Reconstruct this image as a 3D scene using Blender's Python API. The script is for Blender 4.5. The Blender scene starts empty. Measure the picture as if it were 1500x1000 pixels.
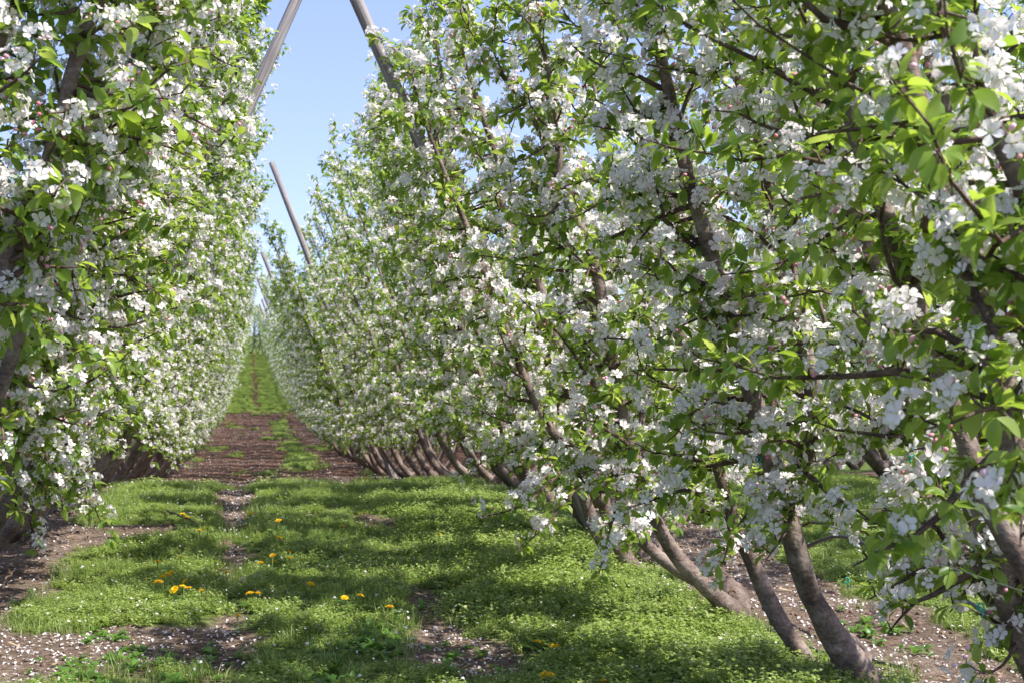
import bpy, math, random
import numpy as np
from mathutils import Matrix, Vector

# ------------------------------------------------------------------ camera, world, sun, exposure
SC = bpy.context.scene
COL = SC.collection
CAM_H = 1.5
YAW = math.atan(385 / 2000.0)          # the lens looks a little right of the alley's direction
PITCH = math.atan(10 / 2000.0)
cam_d = bpy.data.cameras.new('camera')
cam = bpy.data.objects.new('camera', cam_d)
COL.objects.link(cam)
cam.location = (0, 0, CAM_H)
cam.rotation_euler = (math.pi / 2 - PITCH, 0, -YAW)
cam_d.sensor_width = 36
cam_d.lens = 48
cam_d.clip_end = 3000
cam_d.dof.use_dof = True
cam_d.dof.focus_distance = 6.2
cam_d.dof.aperture_fstop = 7.0
SC.camera = cam

SUN_DIR = Vector((0.46, -0.34, 0.82)).normalized()     # towards the sun
elev = math.asin(SUN_DIR.z)
azim = math.atan2(SUN_DIR.x, SUN_DIR.y)
W = bpy.data.worlds.new('World')
SC.world = W
W.use_nodes = True
nt = W.node_tree
nt.nodes.clear()
wo = nt.nodes.new('ShaderNodeOutputWorld')
bg = nt.nodes.new('ShaderNodeBackground')
sky = nt.nodes.new('ShaderNodeTexSky')
sky.sky_type = 'NISHITA'
sky.sun_disc = False
sky.sun_elevation = elev
sky.sun_rotation = azim
sky.air_density = 1.0
sky.dust_density = 0.6
sky.ozone_density = 2.2
bg.inputs['Strength'].default_value = 0.14
tcw = nt.nodes.new('ShaderNodeTexCoord')
up = nt.nodes.new('ShaderNodeVectorMath'); up.operation = 'ADD'; up.inputs[1].default_value = (0, 0, .16)
nrm = nt.nodes.new('ShaderNodeVectorMath'); nrm.operation = 'NORMALIZE'
nt.links.new(tcw.outputs['Generated'], up.inputs[0]); nt.links.new(up.outputs[0], nrm.inputs[0]); nt.links.new(nrm.outputs[0], sky.inputs[0])
tint = nt.nodes.new('ShaderNodeMix'); tint.data_type = 'RGBA'; tint.blend_type = 'MULTIPLY'; tint.inputs[0].default_value = 1
tint.inputs[7].default_value = (1.14, .95, 1.0, 1)
nt.links.new(sky.outputs[0], tint.inputs[6]); nt.links.new(tint.outputs[2], bg.inputs[0])
nt.links.new(bg.outputs[0], wo.inputs[0])
sun_d = bpy.data.lights.new('sun', 'SUN')
sun_d.energy = 3.9
sun_d.angle = math.radians(0.53)
sun_d.color = (1.0, 0.955, 0.89)
sun = bpy.data.objects.new('sun', sun_d)
COL.objects.link(sun)
sun.rotation_euler = SUN_DIR.to_track_quat('Z', 'Y').to_euler()
sun.location = (0, 0, 30)
SC.view_settings.view_transform = 'Standard'
SC.view_settings.look = 'None'
SC.view_settings.exposure = 1.14
SC.view_settings.gamma = 1.0
SC.view_settings.use_curve_mapping = False
SC.render.engine = 'CYCLES'
SC.cycles.max_bounces = 8
SC.cycles.diffuse_bounces = 4
SC.cycles.transmission_bounces = 5
SC.cycles.use_denoising = True

RR = 2.55       # right row's base line
RL = -1.70      # left row's base line
SP = 1.46       # tree spacing

# ------------------------------------------------------------------ helpers
_cy, _sy = math.cos(YAW), math.sin(YAW)


def on_plane(px, py, d):
    """the point seen at pixel (px,py) of the 1500x1000 picture that lies at world Y = d"""
    r = (px - 750) / 2000.0
    u = (500 - py) / 2000.0
    u2 = u * math.cos(PITCH) - math.sin(PITCH)
    f = math.cos(PITCH) + u * math.sin(PITCH)
    vx = r * _cy + f * _sy
    vy = -r * _sy + f * _cy
    return (vx / vy * d, d, CAM_H + u2 / vy * d)


def project(P):
    P = np.asarray(P, float)
    x, y, z = P[..., 0], P[..., 1], P[..., 2] - CAM_H
    rr = x * _cy - y * _sy
    ff = x * _sy + y * _cy
    f2 = ff * math.cos(PITCH) - z * math.sin(PITCH)
    u2 = z * math.cos(PITCH) + ff * math.sin(PITCH)
    return 750 + 2000 * rr / f2, 500 - 2000 * u2 / f2, f2


GY = np.array([-40, 0, 12.0, 14, 17, 22, 27, 38, 58, 80, 110, 150, 200, 400, 1500.0])
GZ = np.array([0, 0, 0.02, -0.02, -0.35, -0.85, -1.3, -1.85, -2.4, -2.2, -1.6, -0.70, 0.0, .2, .2])


def vnoise(x, y, seed=0):
    x = np.asarray(x, float); y = np.asarray(y, float)
    xi = np.floor(x).astype(np.int64); yi = np.floor(y).astype(np.int64)
    fx = x - xi; fy = y - yi
    fx = fx * fx * (3 - 2 * fx); fy = fy * fy * (3 - 2 * fy)

    def h(a, b):
        n = (a * 374761393 + b * 668265263 + seed * 974634777) & 0xffffffff
        n = ((n ^ (n >> 13)) * 1274126177) & 0xffffffff
        return ((n ^ (n >> 16)) & 0xffff) / 65535.0
    return (h(xi, yi) * (1 - fx) + h(xi + 1, yi) * fx) * (1 - fy) + (h(xi, yi + 1) * (1 - fx) + h(xi + 1, yi + 1) * fx) * fy


def fnoise(x, y, seed=0):
    return .55 * vnoise(x, y, seed) + .28 * vnoise(x * 2.1, y * 2.1, seed + 7) + .17 * vnoise(x * 4.3, y * 4.3, seed + 13)


def gz_base(y):
    y = np.asarray(y, float)
    return (np.interp(y - 1.2, GY, GZ) + np.interp(y, GY, GZ) * 2 + np.interp(y + 1.2, GY, GZ)) / 4


def gz(x, y):
    x = np.asarray(x, float); y = np.asarray(y, float)
    n = (fnoise(x * .9, y * .9, 3) - .5) * .10 + (vnoise(x * 5, y * 5, 5) - .5) * .018
    tracks = -.035 * np.exp(-((x + .12) / .16) ** 2) - .03 * np.exp(-((x - 1.02) / .2) ** 2)
    return gz_base(y) + (n + tracks) * np.clip((400 - y) / 300, 0, 1)


def on_ground(px, py, h=0.0):
    lo, hi = 2.0, 200.0
    d = 2.0
    while d < 200:
        p = on_plane(px, py, d)
        if p[2] < float(gz(p[0], p[1])) + h:
            return (p[0], p[1], float(gz(p[0], p[1])))
        d += .02
    return p


def mesh_from(name, V, F, mats=(), MI=None, smooth=False):
    """V (n,3), F (m,3) triangles"""
    V = np.asarray(V, np.float32); F = np.asarray(F, np.int32)
    me = bpy.data.meshes.new(name)
    me.vertices.add(len(V)); me.vertices.foreach_set('co', V.ravel())
    m = len(F)
    if m:
        me.loops.add(m * 3); me.loops.foreach_set('vertex_index', F.ravel())
        me.polygons.add(m)
        me.polygons.foreach_set('loop_start', np.arange(0, m * 3, 3, dtype=np.int32))
        me.polygons.foreach_set('loop_total', np.full(m, 3, np.int32))
        if MI is not None:
            me.polygons.foreach_set('material_index', np.asarray(MI, np.int32))
        if smooth:
            me.polygons.foreach_set('use_smooth', np.ones(m, bool))
    for mt in mats:
        me.materials.append(mt)
    me.update(calc_edges=True)
    return me


def link(name, me, parent=None, loc=None, kind=None):
    o = bpy.data.objects.new(name, me)
    COL.objects.link(o)
    if parent is not None:
        o.parent = parent
    if loc is not None:
        o.location = loc
    if kind:
        o['kind'] = kind
    return o


def tag(o, label, cat, group=None):
    o['label'] = label
    o['category'] = cat
    if group:
        o['group'] = group
    return o


def empty(name, loc):
    o = bpy.data.objects.new(name, None)
    o.empty_display_size = .1
    COL.objects.link(o)
    o.location = loc
    return o


class Geo:
    """collects triangle soup"""
    def __init__(s):
        s.V = []; s.F = []; s.M = []; s.n = 0

    def add(s, V, F, m=0):
        V = np.asarray(V, float); F = np.asarray(F, int)
        s.V.append(V); s.F.append(F + s.n); s.n += len(V)
        s.M.append(np.full(len(F), m) if np.isscalar(m) else np.asarray(m))
        return s

    def arrays(s):
        return np.concatenate(s.V), np.concatenate(s.F), np.concatenate(s.M)

    def mesh(s, name, mats, smooth=False):
        V, F, M = s.arrays()
        return mesh_from(name, V, F, mats, M, smooth)


def tube(P, R, n=8, rng=None, lump=0.0, cap=True):
    P = np.asarray(P, float); R = np.asarray(R, float)
    m = len(P)
    T = np.gradient(P, axis=0)
    T /= np.linalg.norm(T, axis=1)[:, None] + 1e-9
    ref = np.array([0.31, 0.9, 0.2]) if abs(T[0][1]) < .8 else np.array([1.0, 0.1, 0.2])
    A = np.cross(T, ref); A /= np.linalg.norm(A, axis=1)[:, None] + 1e-9
    B = np.cross(T, A)
    th = np.linspace(0, 2 * math.pi, n, endpoint=False)
    rad = R[:, None] * np.ones((1, n))
    if rng is not None and lump > 0:
        rad = rad * (1 + rng.normal(0, lump, (m, n)))
    V = P[:, None, :] + rad[..., None] * (np.cos(th)[None, :, None] * A[:, None, :] + np.sin(th)[None, :, None] * B[:, None, :])
    V = V.reshape(-1, 3)
    F = []
    i = np.arange(m - 1)[:, None]; j = np.arange(n)[None, :]
    a = i * n + j; b = i * n + (j + 1) % n; c = a + n; d = b + n
    F = np.concatenate([np.stack([a, b, d], -1).reshape(-1, 3), np.stack([a, d, c], -1).reshape(-1, 3)])
    if cap:
        V = np.concatenate([V, P[-1:] + T[-1:] * R[-1] * .5, P[:1]])
        k = len(V) - 2
        e = (m - 1) * n
        jj = np.arange(n)
        F = np.concatenate([F, np.stack([e + jj, e + (jj + 1) % n, np.full(n, k)], -1),
                            np.stack([(jj + 1) % n, jj, np.full(n, k + 1)], -1)])
    return V, F


def smooth_path(P, n):
    P = np.asarray(P, float)
    if len(P) < 3:
        t = np.linspace(0, 1, n)[:, None]
        return P[0] * (1 - t) + P[-1] * t
    Q = np.concatenate([[2 * P[0] - P[1]], P, [2 * P[-1] - P[-2]]])
    out = []
    m = len(P) - 1
    for u in np.linspace(0, m - 1e-6, n):
        i = int(u); t = u - i
        p0, p1, p2, p3 = Q[i], Q[i + 1], Q[i + 2], Q[i + 3]
        out.append(.5 * ((2 * p1) + (-p0 + p2) * t + (2 * p0 - 5 * p1 + 4 * p2 - p3) * t * t + (-p0 + 3 * p1 - 3 * p2 + p3) * t ** 3))
    return np.array(out)


# ------------------------------------------------------------------ materials
def mat(name):
    m = bpy.data.materials.new(name)
    m.use_nodes = True
    t = m.node_tree
    t.nodes.clear()
    o = t.nodes.new('ShaderNodeOutputMaterial')
    return m, t, o


def N(t, typ, **kw):
    n = t.nodes.new(typ)
    for k, v in kw.items():
        setattr(n, k, v)
    return n


def rnd_value(t):
    g = N(t, 'ShaderNodeNewGeometry'); oi = N(t, 'ShaderNodeObjectInfo')
    a = N(t, 'ShaderNodeMath', operation='ADD'); f = N(t, 'ShaderNodeMath', operation='FRACT')
    t.links.new(g.outputs['Random Per Island'], a.inputs[0]); t.links.new(oi.outputs['Random'], a.inputs[1])
    t.links.new(a.outputs[0], f.inputs[0])
    return f.outputs[0]


def ramp(t, src, stops):
    r = N(t, 'ShaderNodeValToRGB')
    e = r.color_ramp.elements
    e[0].position, e[0].color = stops[0][0], (*stops[0][1], 1)
    e[1].position, e[1].color = stops[-1][0], (*stops[-1][1], 1)
    for p, c in stops[1:-1]:
        k = e.new(p); k.color = (*c, 1)
    t.links.new(src, r.inputs[0])
    return r.outputs[0]


def leafy(name, stops, tr_stops, mix, rough=.45, gloss=.3):
    m, t, o = mat(name)
    r = rnd_value(t)
    c = ramp(t, r, stops); ct = ramp(t, r, tr_stops)
    p = N(t, 'ShaderNodeBsdfPrincipled')
    p.inputs['Roughness'].default_value = rough
    p.inputs['Specular IOR Level'].default_value = gloss
    t.links.new(c, p.inputs['Base Color'])
    tr = N(t, 'ShaderNodeBsdfTranslucent')
    t.links.new(ct, tr.inputs[0])
    mx = N(t, 'ShaderNodeMixShader'); mx.inputs[0].default_value = mix
    t.links.new(p.outputs[0], mx.inputs[1]); t.links.new(tr.outputs[0], mx.inputs[2])
    t.links.new(mx.outputs[0], o.inputs[0])
    return m


M_LEAF = leafy('apple_leaf', [(0, (.065, .135, .02)), (.5, (.16, .255, .04)), (.85, (.23, .32, .06)), (1, (.24, .32, .08))],
               [(0, (.30, .46, .04)), (.6, (.48, .64, .07)), (1, (.62, .74, .14))], .48, .40, .42)
M_PETAL = leafy('apple_petal', [(0, (.88, .75, .78)), (.25, (.90, .85, .86)), (1, (.92, .90, .89))],
                [(0, (.93, .82, .83)), (1, (.94, .91, .90))], .45, .6, .2)
M_BUD = leafy('pink_bud', [(0, (.72, .22, .30)), (.5, (.80, .42, .50)), (1, (.85, .62, .68))],
              [(0, (.8, .35, .4)), (1, (.8, .6, .6))], .2, .5, .3)
M_STAMEN = leafy('stamen', [(0, (.55, .50, .16)), (1, (.72, .66, .30))], [(0, (.6, .55, .2)), (1, (.7, .6, .3))], .2, .7, .1)
M_STALK = leafy('green_stalk', [(0, (.14, .22, .06)), (1, (.24, .32, .10))], [(0, (.2, .3, .06)), (1, (.3, .4, .1))], .2, .5, .3)
M_WEED = leafy('weed_leaf', [(0, (.11, .17, .04)), (.4, (.22, .31, .065)), (.85, (.34, .42, .12)), (1, (.54, .56, .30))],
               [(0, (.29, .43, .05)), (1, (.56, .67, .14))], .42, .5, .3)
M_BROAD = leafy('broad_weed_leaf', [(0, (.06, .15, .025)), (1, (.14, .27, .045))], [(0, (.18, .36, .03)), (1, (.34, .55, .08))], .35, .4, .4)
M_GRASS = leafy('grass_blade', [(0, (.11, .18, .04)), (.8, (.22, .30, .08)), (1, (.42, .42, .22))], [(0, (.2, .34, .03)), (1, (.4, .5, .08))], .3, .5, .3)
M_DRY = leafy('dry_straw', [(0, (.10, .065, .04)), (.5, (.20, .13, .08)), (1, (.38, .28, .18))], [(0, (.1, .07, .04)), (1, (.2, .15, .1))], .1, .8, .1)
M_YELLOW = leafy('dandelion_yellow', [(0, (.78, .42, .01)), (1, (.88, .66, .02))], [(0, (.8, .5, .02)), (1, (.8, .55, .02))], .2, .7, .1)


def bark(name, dark, mid, light, scale=1.0):
    m, t, o = mat(name)
    tc = N(t, 'ShaderNodeNewGeometry')
    n1 = N(t, 'ShaderNodeTexNoise'); n1.inputs['Scale'].default_value = 9 * scale; n1.inputs['Detail'].default_value = 6
    n2 = N(t, 'ShaderNodeTexNoise'); n2.inputs['Scale'].default_value = 70 * scale; n2.inputs['Detail'].default_value = 4
    mp = N(t, 'ShaderNodeMapping'); mp.inputs['Scale'].default_value = (18 * scale, 18 * scale, 85 * scale)
    n3 = N(t, 'ShaderNodeTexNoise'); n3.inputs['Scale'].default_value = 1.0; n3.inputs['Detail'].default_value = 3
    t.links.new(tc.outputs['Position'], mp.inputs[0]); t.links.new(mp.outputs[0], n3.inputs[0])
    for n in (n1, n2):
        t.links.new(tc.outputs['Position'], n.inputs[0])
    a = N(t, 'ShaderNodeMath', operation='MULTIPLY_ADD'); a.inputs[1].default_value = .55
    b = N(t, 'ShaderNodeMath', operation='MULTIPLY_ADD'); b.inputs[1].default_value = .3
    t.links.new(n1.outputs[0], a.inputs[0]); t.links.new(n2.outputs[0], b.inputs[0])
    k = N(t, 'ShaderNodeMath', operation='MULTIPLY'); k.inputs[1].default_value = .2
    t.links.new(n3.outputs[0], k.inputs[0]); t.links.new(k.outputs[0], b.inputs[2]); t.links.new(b.outputs[0], a.inputs[2])
    c = ramp(t, a.outputs[0], [(.40, dark), (.52, mid), (.63, light)])
    p = N(t, 'ShaderNodeBsdfPrincipled'); p.inputs['Roughness'].default_value = .75
    p.inputs['Specular IOR Level'].default_value = .25
    t.links.new(c, p.inputs['Base Color'])
    bp = N(t, 'ShaderNodeBump'); bp.inputs['Strength'].default_value = 1; bp.inputs['Distance'].default_value = .014
    t.links.new(a.outputs[0], bp.inputs['Height']); t.links.new(bp.outputs[0], p.inputs['Normal'])
    t.links.new(p.outputs[0], o.inputs[0])
    return m


M_BARK = bark('apple_bark', (.075, .052, .042), (.16, .118, .095), (.27, .215, .18))
M_TWIG = bark('twig_bark', (.05, .030, .024), (.10, .065, .05), (.17, .12, .095), 2)
M_TWIG2 = bark('pale_dead_twig', (.15, .12, .10), (.25, .21, .18), (.36, .31, .27), 2)


def wood_mat():
    m, t, o = mat('weathered_post_wood')
    tc = N(t, 'ShaderNodeTexCoord')
    mp = N(t, 'ShaderNodeMapping'); mp.inputs['Scale'].default_value = (60, 60, 1.6)
    n = N(t, 'ShaderNodeTexNoise'); n.inputs['Scale'].default_value = 1; n.inputs['Detail'].default_value = 7; n.inputs['Distortion'].default_value = .3
    n2 = N(t, 'ShaderNodeTexNoise'); n2.inputs['Scale'].default_value = 3
    t.links.new(tc.outputs['Object'], mp.inputs[0]); t.links.new(mp.outputs[0], n.inputs[0]); t.links.new(tc.outputs['Object'], n2.inputs[0])
    a = N(t, 'ShaderNodeMath', operation='MULTIPLY_ADD'); a.inputs[1].default_value = .3
    t.links.new(n2.outputs[0], a.inputs[0]); t.links.new(n.outputs[0], a.inputs[2])
    c = ramp(t, a.outputs[0], [(.45, (.10, .08, .07)), (.62, (.22, .19, .175)), (.82, (.36, .33, .31))])
    p = N(t, 'ShaderNodeBsdfPrincipled'); p.inputs['Roughness'].default_value = .85
    bp = N(t, 'ShaderNodeBump'); bp.inputs['Strength'].default_value = .8; bp.inputs['Distance'].default_value = .006
    t.links.new(n.outputs[0], bp.inputs['Height']); t.links.new(bp.outputs[0], p.inputs['Normal'])
    t.links.new(c, p.inputs['Base Color']); t.links.new(p.outputs[0], o.inputs[0])
    return m


def plain(name, col, rough=.6, metal=0.0, spec=.4, noise=.15, nscale=40):
    m, t, o = mat(name)
    g = N(t, 'ShaderNodeNewGeometry')
    n = N(t, 'ShaderNodeTexNoise'); n.inputs['Scale'].default_value = nscale
    t.links.new(g.outputs['Position'], n.inputs[0])
    lo = tuple(c * (1 - noise) for c in col); hi = tuple(min(1, c * (1 + noise)) for c in col)
    c = ramp(t, n.outputs[0], [(.3, lo), (.7, hi)])
    p = N(t, 'ShaderNodeBsdfPrincipled')
    p.inputs['Roughness'].default_value = rough; p.inputs['Metallic'].default_value = metal
    p.inputs['Specular IOR Level'].default_value = spec
    t.links.new(c, p.inputs['Base Color']); t.links.new(p.outputs[0], o.inputs[0])
    return m


M_WOOD = wood_mat()
M_WIRE = plain('galvanised_wire', (.42, .42, .43), .4, .8)
M_HOSE = plain('black_polythene', (.022, .026, .034), .38, 0, .5, .4, 12)
M_TIE = plain('teal_plastic', (.0, .30, .22), .4)
M_RUST = plain('rusty_metal', (.16, .09, .06), .8, .2)


def ground_mat():
    m, t, o = mat('orchard_soil')
    g = N(t, 'ShaderNodeNewGeometry')

    def noise(sc, det=4):
        n = N(t, 'ShaderNodeTexNoise'); n.inputs['Scale'].default_value = sc; n.inputs['Detail'].default_value = det
        t.links.new(g.outputs['Position'], n.inputs[0]); return n.outputs[0]
    n1 = noise(1.3, 5); n2 = noise(26, 6); n3 = noise(130, 3)
    a = N(t, 'ShaderNodeMath', operation='MULTIPLY_ADD'); a.inputs[1].default_value = .45
    b = N(t, 'ShaderNodeMath', operation='MULTIPLY'); b.inputs[1].default_value = .55
    t.links.new(n1, a.inputs[0]); t.links.new(n2, b.inputs[0]); t.links.new(b.outputs[0], a.inputs[2])
    soil = ramp(t, a.outputs[0], [(.30, (.075, .055, .042)), (.5, (.165, .125, .095)), (.72, (.33, .265, .21))])
    mulch = ramp(t, n2, [(.32, (.045, .022, .016)), (.52, (.115, .062, .044)), (.70, (.22, .135, .10))])
    turf = ramp(t, n2, [(.3, (.035, .055, .014)), (.5, (.09, .14, .026)), (.72, (.17, .23, .05))])
    at = N(t, 'ShaderNodeAttribute'); at.attribute_name = 'mix_mask'
    sp = N(t, 'ShaderNodeSeparateColor'); t.links.new(at.outputs['Color'], sp.inputs[0])
    m1 = N(t, 'ShaderNodeMix', data_type='RGBA'); m2 = N(t, 'ShaderNodeMix', data_type='RGBA')
    t.links.new(sp.outputs[1], m1.inputs[0]); t.links.new(soil, m1.inputs[6]); t.links.new(mulch, m1.inputs[7])
    t.links.new(sp.outputs[0], m2.inputs[0]); t.links.new(m1.outputs[2], m2.inputs[6]); t.links.new(turf, m2.inputs[7])
    p = N(t, 'ShaderNodeBsdfPrincipled'); p.inputs['Roughness'].default_value = .95
    p.inputs['Specular IOR Level'].default_value = .1
    t.links.new(m2.outputs[2], p.inputs['Base Color'])
    hs = N(t, 'ShaderNodeMath', operation='MULTIPLY_ADD'); hs.inputs[1].default_value = .4
    t.links.new(n3, hs.inputs[0]); t.links.new(n2, hs.inputs[2])
    bp = N(t, 'ShaderNodeBump'); bp.inputs['Strength'].default_value = 1; bp.inputs['Distance'].default_value = .035
    t.links.new(hs.outputs[0], bp.inputs['Height']); t.links.new(bp.outputs[0], p.inputs['Normal'])
    t.links.new(p.outputs[0], o.inputs[0])
    return m


M_GROUND = ground_mat()


# ------------------------------------------------------------------ ground
def blob(x, y, cx, cy, rx, ry):
    return np.exp(-(((x - cx) / rx) ** 2 + ((y - cy) / ry) ** 2) ** 1.5)


def cover(x, y):
    """how much weed cover stands at a place, 0..1"""
    x = np.asarray(x, float); y = np.asarray(y, float)
    n = fnoise(x * 1.9 + 3, y * 1.3, 21)
    c = .76 + (n - .5) * 1.15 + (fnoise(x * 7, y * 5, 23) - .5) * .42
    nn = fnoise(x * 3 + 9, y * 1.6, 31)
    c = c - np.exp(-((x + .12 + (nn - .5) * .12) / .15) ** 2) * (.15 + .75 * nn)
    c = c - np.exp(-((x - 1.02 + (nn - .5) * .3) / .17) ** 2) * (.1 + .6 * nn)
    c = c - .8 * blob(x, y, -.85, 6.7, .85, .42) - .6 * blob(x, y, -1.7, 7.6, .5, .8)
    c = c - .85 * blob(x, y, .95, 6.35, .38, .42)
    c = c - .8 * blob(x, y, -1.45, 9.0, .33, .9) - .75 * blob(x, y, -1.0, 10.7, .6, .5)
    c = c - .9 * blob(x, y, -.12, 13.2, .16, 1.6)
    c = c + .5 * blob(x, y, 1.9, 9.0, .75, 5) + .45 * blob(x, y, -.9, 12.6, .5, 1.3) + .3 * blob(x, y, .5, 8.0, .5, 3)
    c = c + .4 * blob(x, y, -.5, 8.6, .6, .8)
    for r0 in (RR, RR + 4.25, RR + 8.5):
        c = c - .85 * np.exp(-((x - r0 - .45) / .5) ** 4)
    for r0 in (RL, RL - 4.25):
        c = c - .8 * np.exp(-((x - r0 + .1) / .45) ** 4)
    # past the crest: brown mulch down the slope with green along its right side
    far = np.clip((y - 15.2) / 1.2, 0, 1) * np.clip((72 - y) / 6, 0, 1)
    fc = .04 + .55 * np.exp(-((x - 1.25) / .35) ** 2) * (fnoise(x, y * .2, 55) > .45) * (y > 30) + .25 * (fnoise(x * 1.5, y * .35, 41) > .72)
    c = c * (1 - far) + fc * far
    vf = np.clip((y - 68) / 5, 0, 1)
    fv = .8 - .75 * np.exp(-((x - .40) / .28) ** 2) * (fnoise(x, y * .1, 61) > .42)
    c = c * (1 - vf) + fv * vf
    return np.clip(c, 0, 1)


def build_ground():
    xs = np.concatenate([[-900, -400, -150, -60, -30, -18, -12, -9], np.arange(-7.5, -3, .3), np.arange(-3, 8.5, .07),
                         np.arange(8.6, 13, .35), [14, 17, 22, 35, 70, 160, 400, 900]])
    ys = np.concatenate([[-60, -25, -10, -4, 0, 2, 3], np.arange(3.5, 17, .08), np.arange(17, 30, .3), np.arange(30, 160, 1.0),
                         [165, 175, 190, 220, 300, 500, 1000, 1800]])
    X, Y = np.meshgrid(xs, ys)
    Z = gz(X, Y)
    V = np.stack([X, Y, Z], -1).reshape(-1, 3)
    ny, nx = X.shape
    i, j = np.meshgrid(np.arange(ny - 1), np.arange(nx - 1), indexing='ij')
    a = (i * nx + j).ravel(); b = a + 1; c = a + nx; d = c + 1
    F = np.concatenate([np.stack([a, b, d], -1), np.stack([a, d, c], -1)])
    me = mesh_from('ground', V, F, [M_GROUND], None, True)
    cv = cover(V[:, 0], V[:, 1])
    out = (np.abs(V[:, 0]) > 9) | (V[:, 1] > 160)
    cv = np.where(out, .8, cv)
    mul = np.clip((V[:, 1] - 14) / 3, 0, 1) * .85 + .15
    col = np.stack([np.clip((cv - .38) / .25, 0, 1) * .9, mul, np.zeros_like(cv), np.ones_like(cv)], -1).astype(np.float32)
    at = me.color_attributes.new('mix_mask', 'FLOAT_COLOR', 'POINT')
    at.data.foreach_set('color', col.ravel())
    link('ground', me, kind='structure')


build_ground()


# ------------------------------------------------------------------ leaf and flower shapes
def leaf_template(stations, widths, curl, fold, stalk=.22, wave=0.0, seed=0):
    """a leaf along +X, face up +Z, unit length including its stalk"""
    rng = np.random.default_rng(seed)
    L0 = stalk
    V = [(0, 0, 0)]
    F = []
    if stalk > 0:
        V = [(0, -.012, 0), (0, .012, 0), (L0, 0, 0)]
        F = [(0, 2, 1)]
    base = len(V) - 1
    prev = None
    for s, w in zip(stations, widths):
        x = L0 + s * (1 - L0)
        z = -curl * s * s
        wv = rng.normal(0, wave, 2)
        V += [(x, w, z + fold * w + wv[0]), (x, 0, z), (x, -w, z + fold * w + wv[1])]
        k = len(V) - 3
        if prev is None:
            F += [(base, k + 1, k), (base, k + 2, k + 1)]
        else:
            p = prev
            F += [(p, p + 1, k + 1), (p, k + 1, k), (p + 1, p + 2, k + 2), (p + 1, k + 2, k + 1)]
        prev = k
    V.append((1, 0, -curl * 1.15))
    k = len(V) - 1
    F += [(prev, prev + 1, k), (prev + 1, prev + 2, k)]
    return np.array(V, float), np.array(F)


LEAF_HI = [leaf_template([.1, .3, .52, .74, .9], [.10, .185, .21, .16, .075], c, f, .2, .012, i)
           for i, (c, f) in enumerate([(.18, .30), (.32, .15), (.10, .5), (.42, .42)])]
LEAF_0 = [leaf_template([.3, .7], [.19, .18], c, f, .2, .01, 9 + i) for i, (c, f) in enumerate([(.2, .3), (.35, .15), (.1, .5)])]
LEAF_1 = [leaf_template([.45], [.24], c, f, 0, 0, 3) for c, f in ((.2, .3), (.3, .1))]


def petal(level):
    if level == 2:      # finest
        st = [(.30, .17, .10), (.58, .34, .20), (.82, .35, .24), (.97, .19, .24)]
    elif level == 1:
        st = [(.55, .33, .2), (.95, .24, .26)]
    else:
        st = [(.6, .36, .22)]
    V = [(.06, 0, 0)]; F = []; prev = None
    for r, w, z in st:
        if level >= 1 and level == 2:
            V += [(r, w, z + .07), (r, 0, z - .03), (r, -w, z + .07)]
            k = len(V) - 3
            if prev is None:
                F += [(0, k + 1, k), (0, k + 2, k + 1)]
            else:
                p = prev
                F += [(p, p + 1, k + 1), (p, k + 1, k), (p + 1, p + 2, k + 2), (p + 1, k + 2, k + 1)]
        else:
            V += [(r, w, z), (r, -w, z)]
            k = len(V) - 2
            if prev is None:
                F += [(0, k + 1, k)]
            else:
                p = prev
                F += [(p, p + 1, k + 1), (p, k + 1, k)]
        prev = k
    if level == 2:
        V.append((1.04, 0, .22)); k = len(V) - 1
        F += [(prev, prev + 1, k), (prev + 1, prev + 2, k)]
    elif level == 0:
        V.append((1.0, 0, .25)); k = len(V) - 1
        F += [(prev, prev + 1, k)]
    return np.array(V, float), np.array(F)


def rotz(a):
    c, s = math.cos(a), math.sin(a)
    return np.array([[c, -s, 0], [s, c, 0], [0, 0, 1]])


def frame_from(z, rng):
    z = z / np.linalg.norm(z)
    r = rng.normal(size=3)
    x = np.cross(r, z); x /= np.linalg.norm(x)
    y = np.cross(z, x)
    return np.stack([x, y, z], 1)     # columns


def flower(level, rng, droop=1.0):
    g = Geo()
    PV, PF = petal(level)
    for k in range(5):
        a = k * 2 * math.pi / 5 + rng.normal(0, .1)
        tilt = rng.normal(0, .16) + .05 * droop
        V = PV.copy()
        V[:, 1] *= rng.uniform(.88, 1.1); V *= rng.uniform(.9, 1.06)
        c, s = math.cos(tilt), math.sin(tilt)
        V = np.stack([V[:, 0] * c - V[:, 2] * s, V[:, 1], V[:, 0] * s + V[:, 2] * c], 1)
        g.add(V @ rotz(a).T, PF, 0)
    if level == 2:
        for k in range(11):
            a = rng.uniform(0, 6.283); t = rng.uniform(.1, .32); h = rng.uniform(.26, .38)
            p = np.array([math.cos(a) * t, math.sin(a) * t, h])
            g.add([(0, 0.01, .02), (0, -.01, .02), p], [(0, 1, 2)], 2)
            q = np.eye(3) * .035
            g.add([p + q[0], p + q[1], p - q[0], p - q[1], p + q[2], p - q[2]],
                  [(0, 1, 4), (1, 2, 4), (2, 3, 4), (3, 0, 4), (1, 0, 5), (2, 1, 5), (3, 2, 5), (0, 3, 5)], 1)
    elif level == 1:
        g.add([(.12, .0, .16), (-.06, .1, .16), (-.06, -.1, .16), (0, 0, .02)], [(0, 1, 2), (0, 1, 3), (1, 2, 3), (2, 0, 3)], 1)
    return g.arrays()


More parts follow.
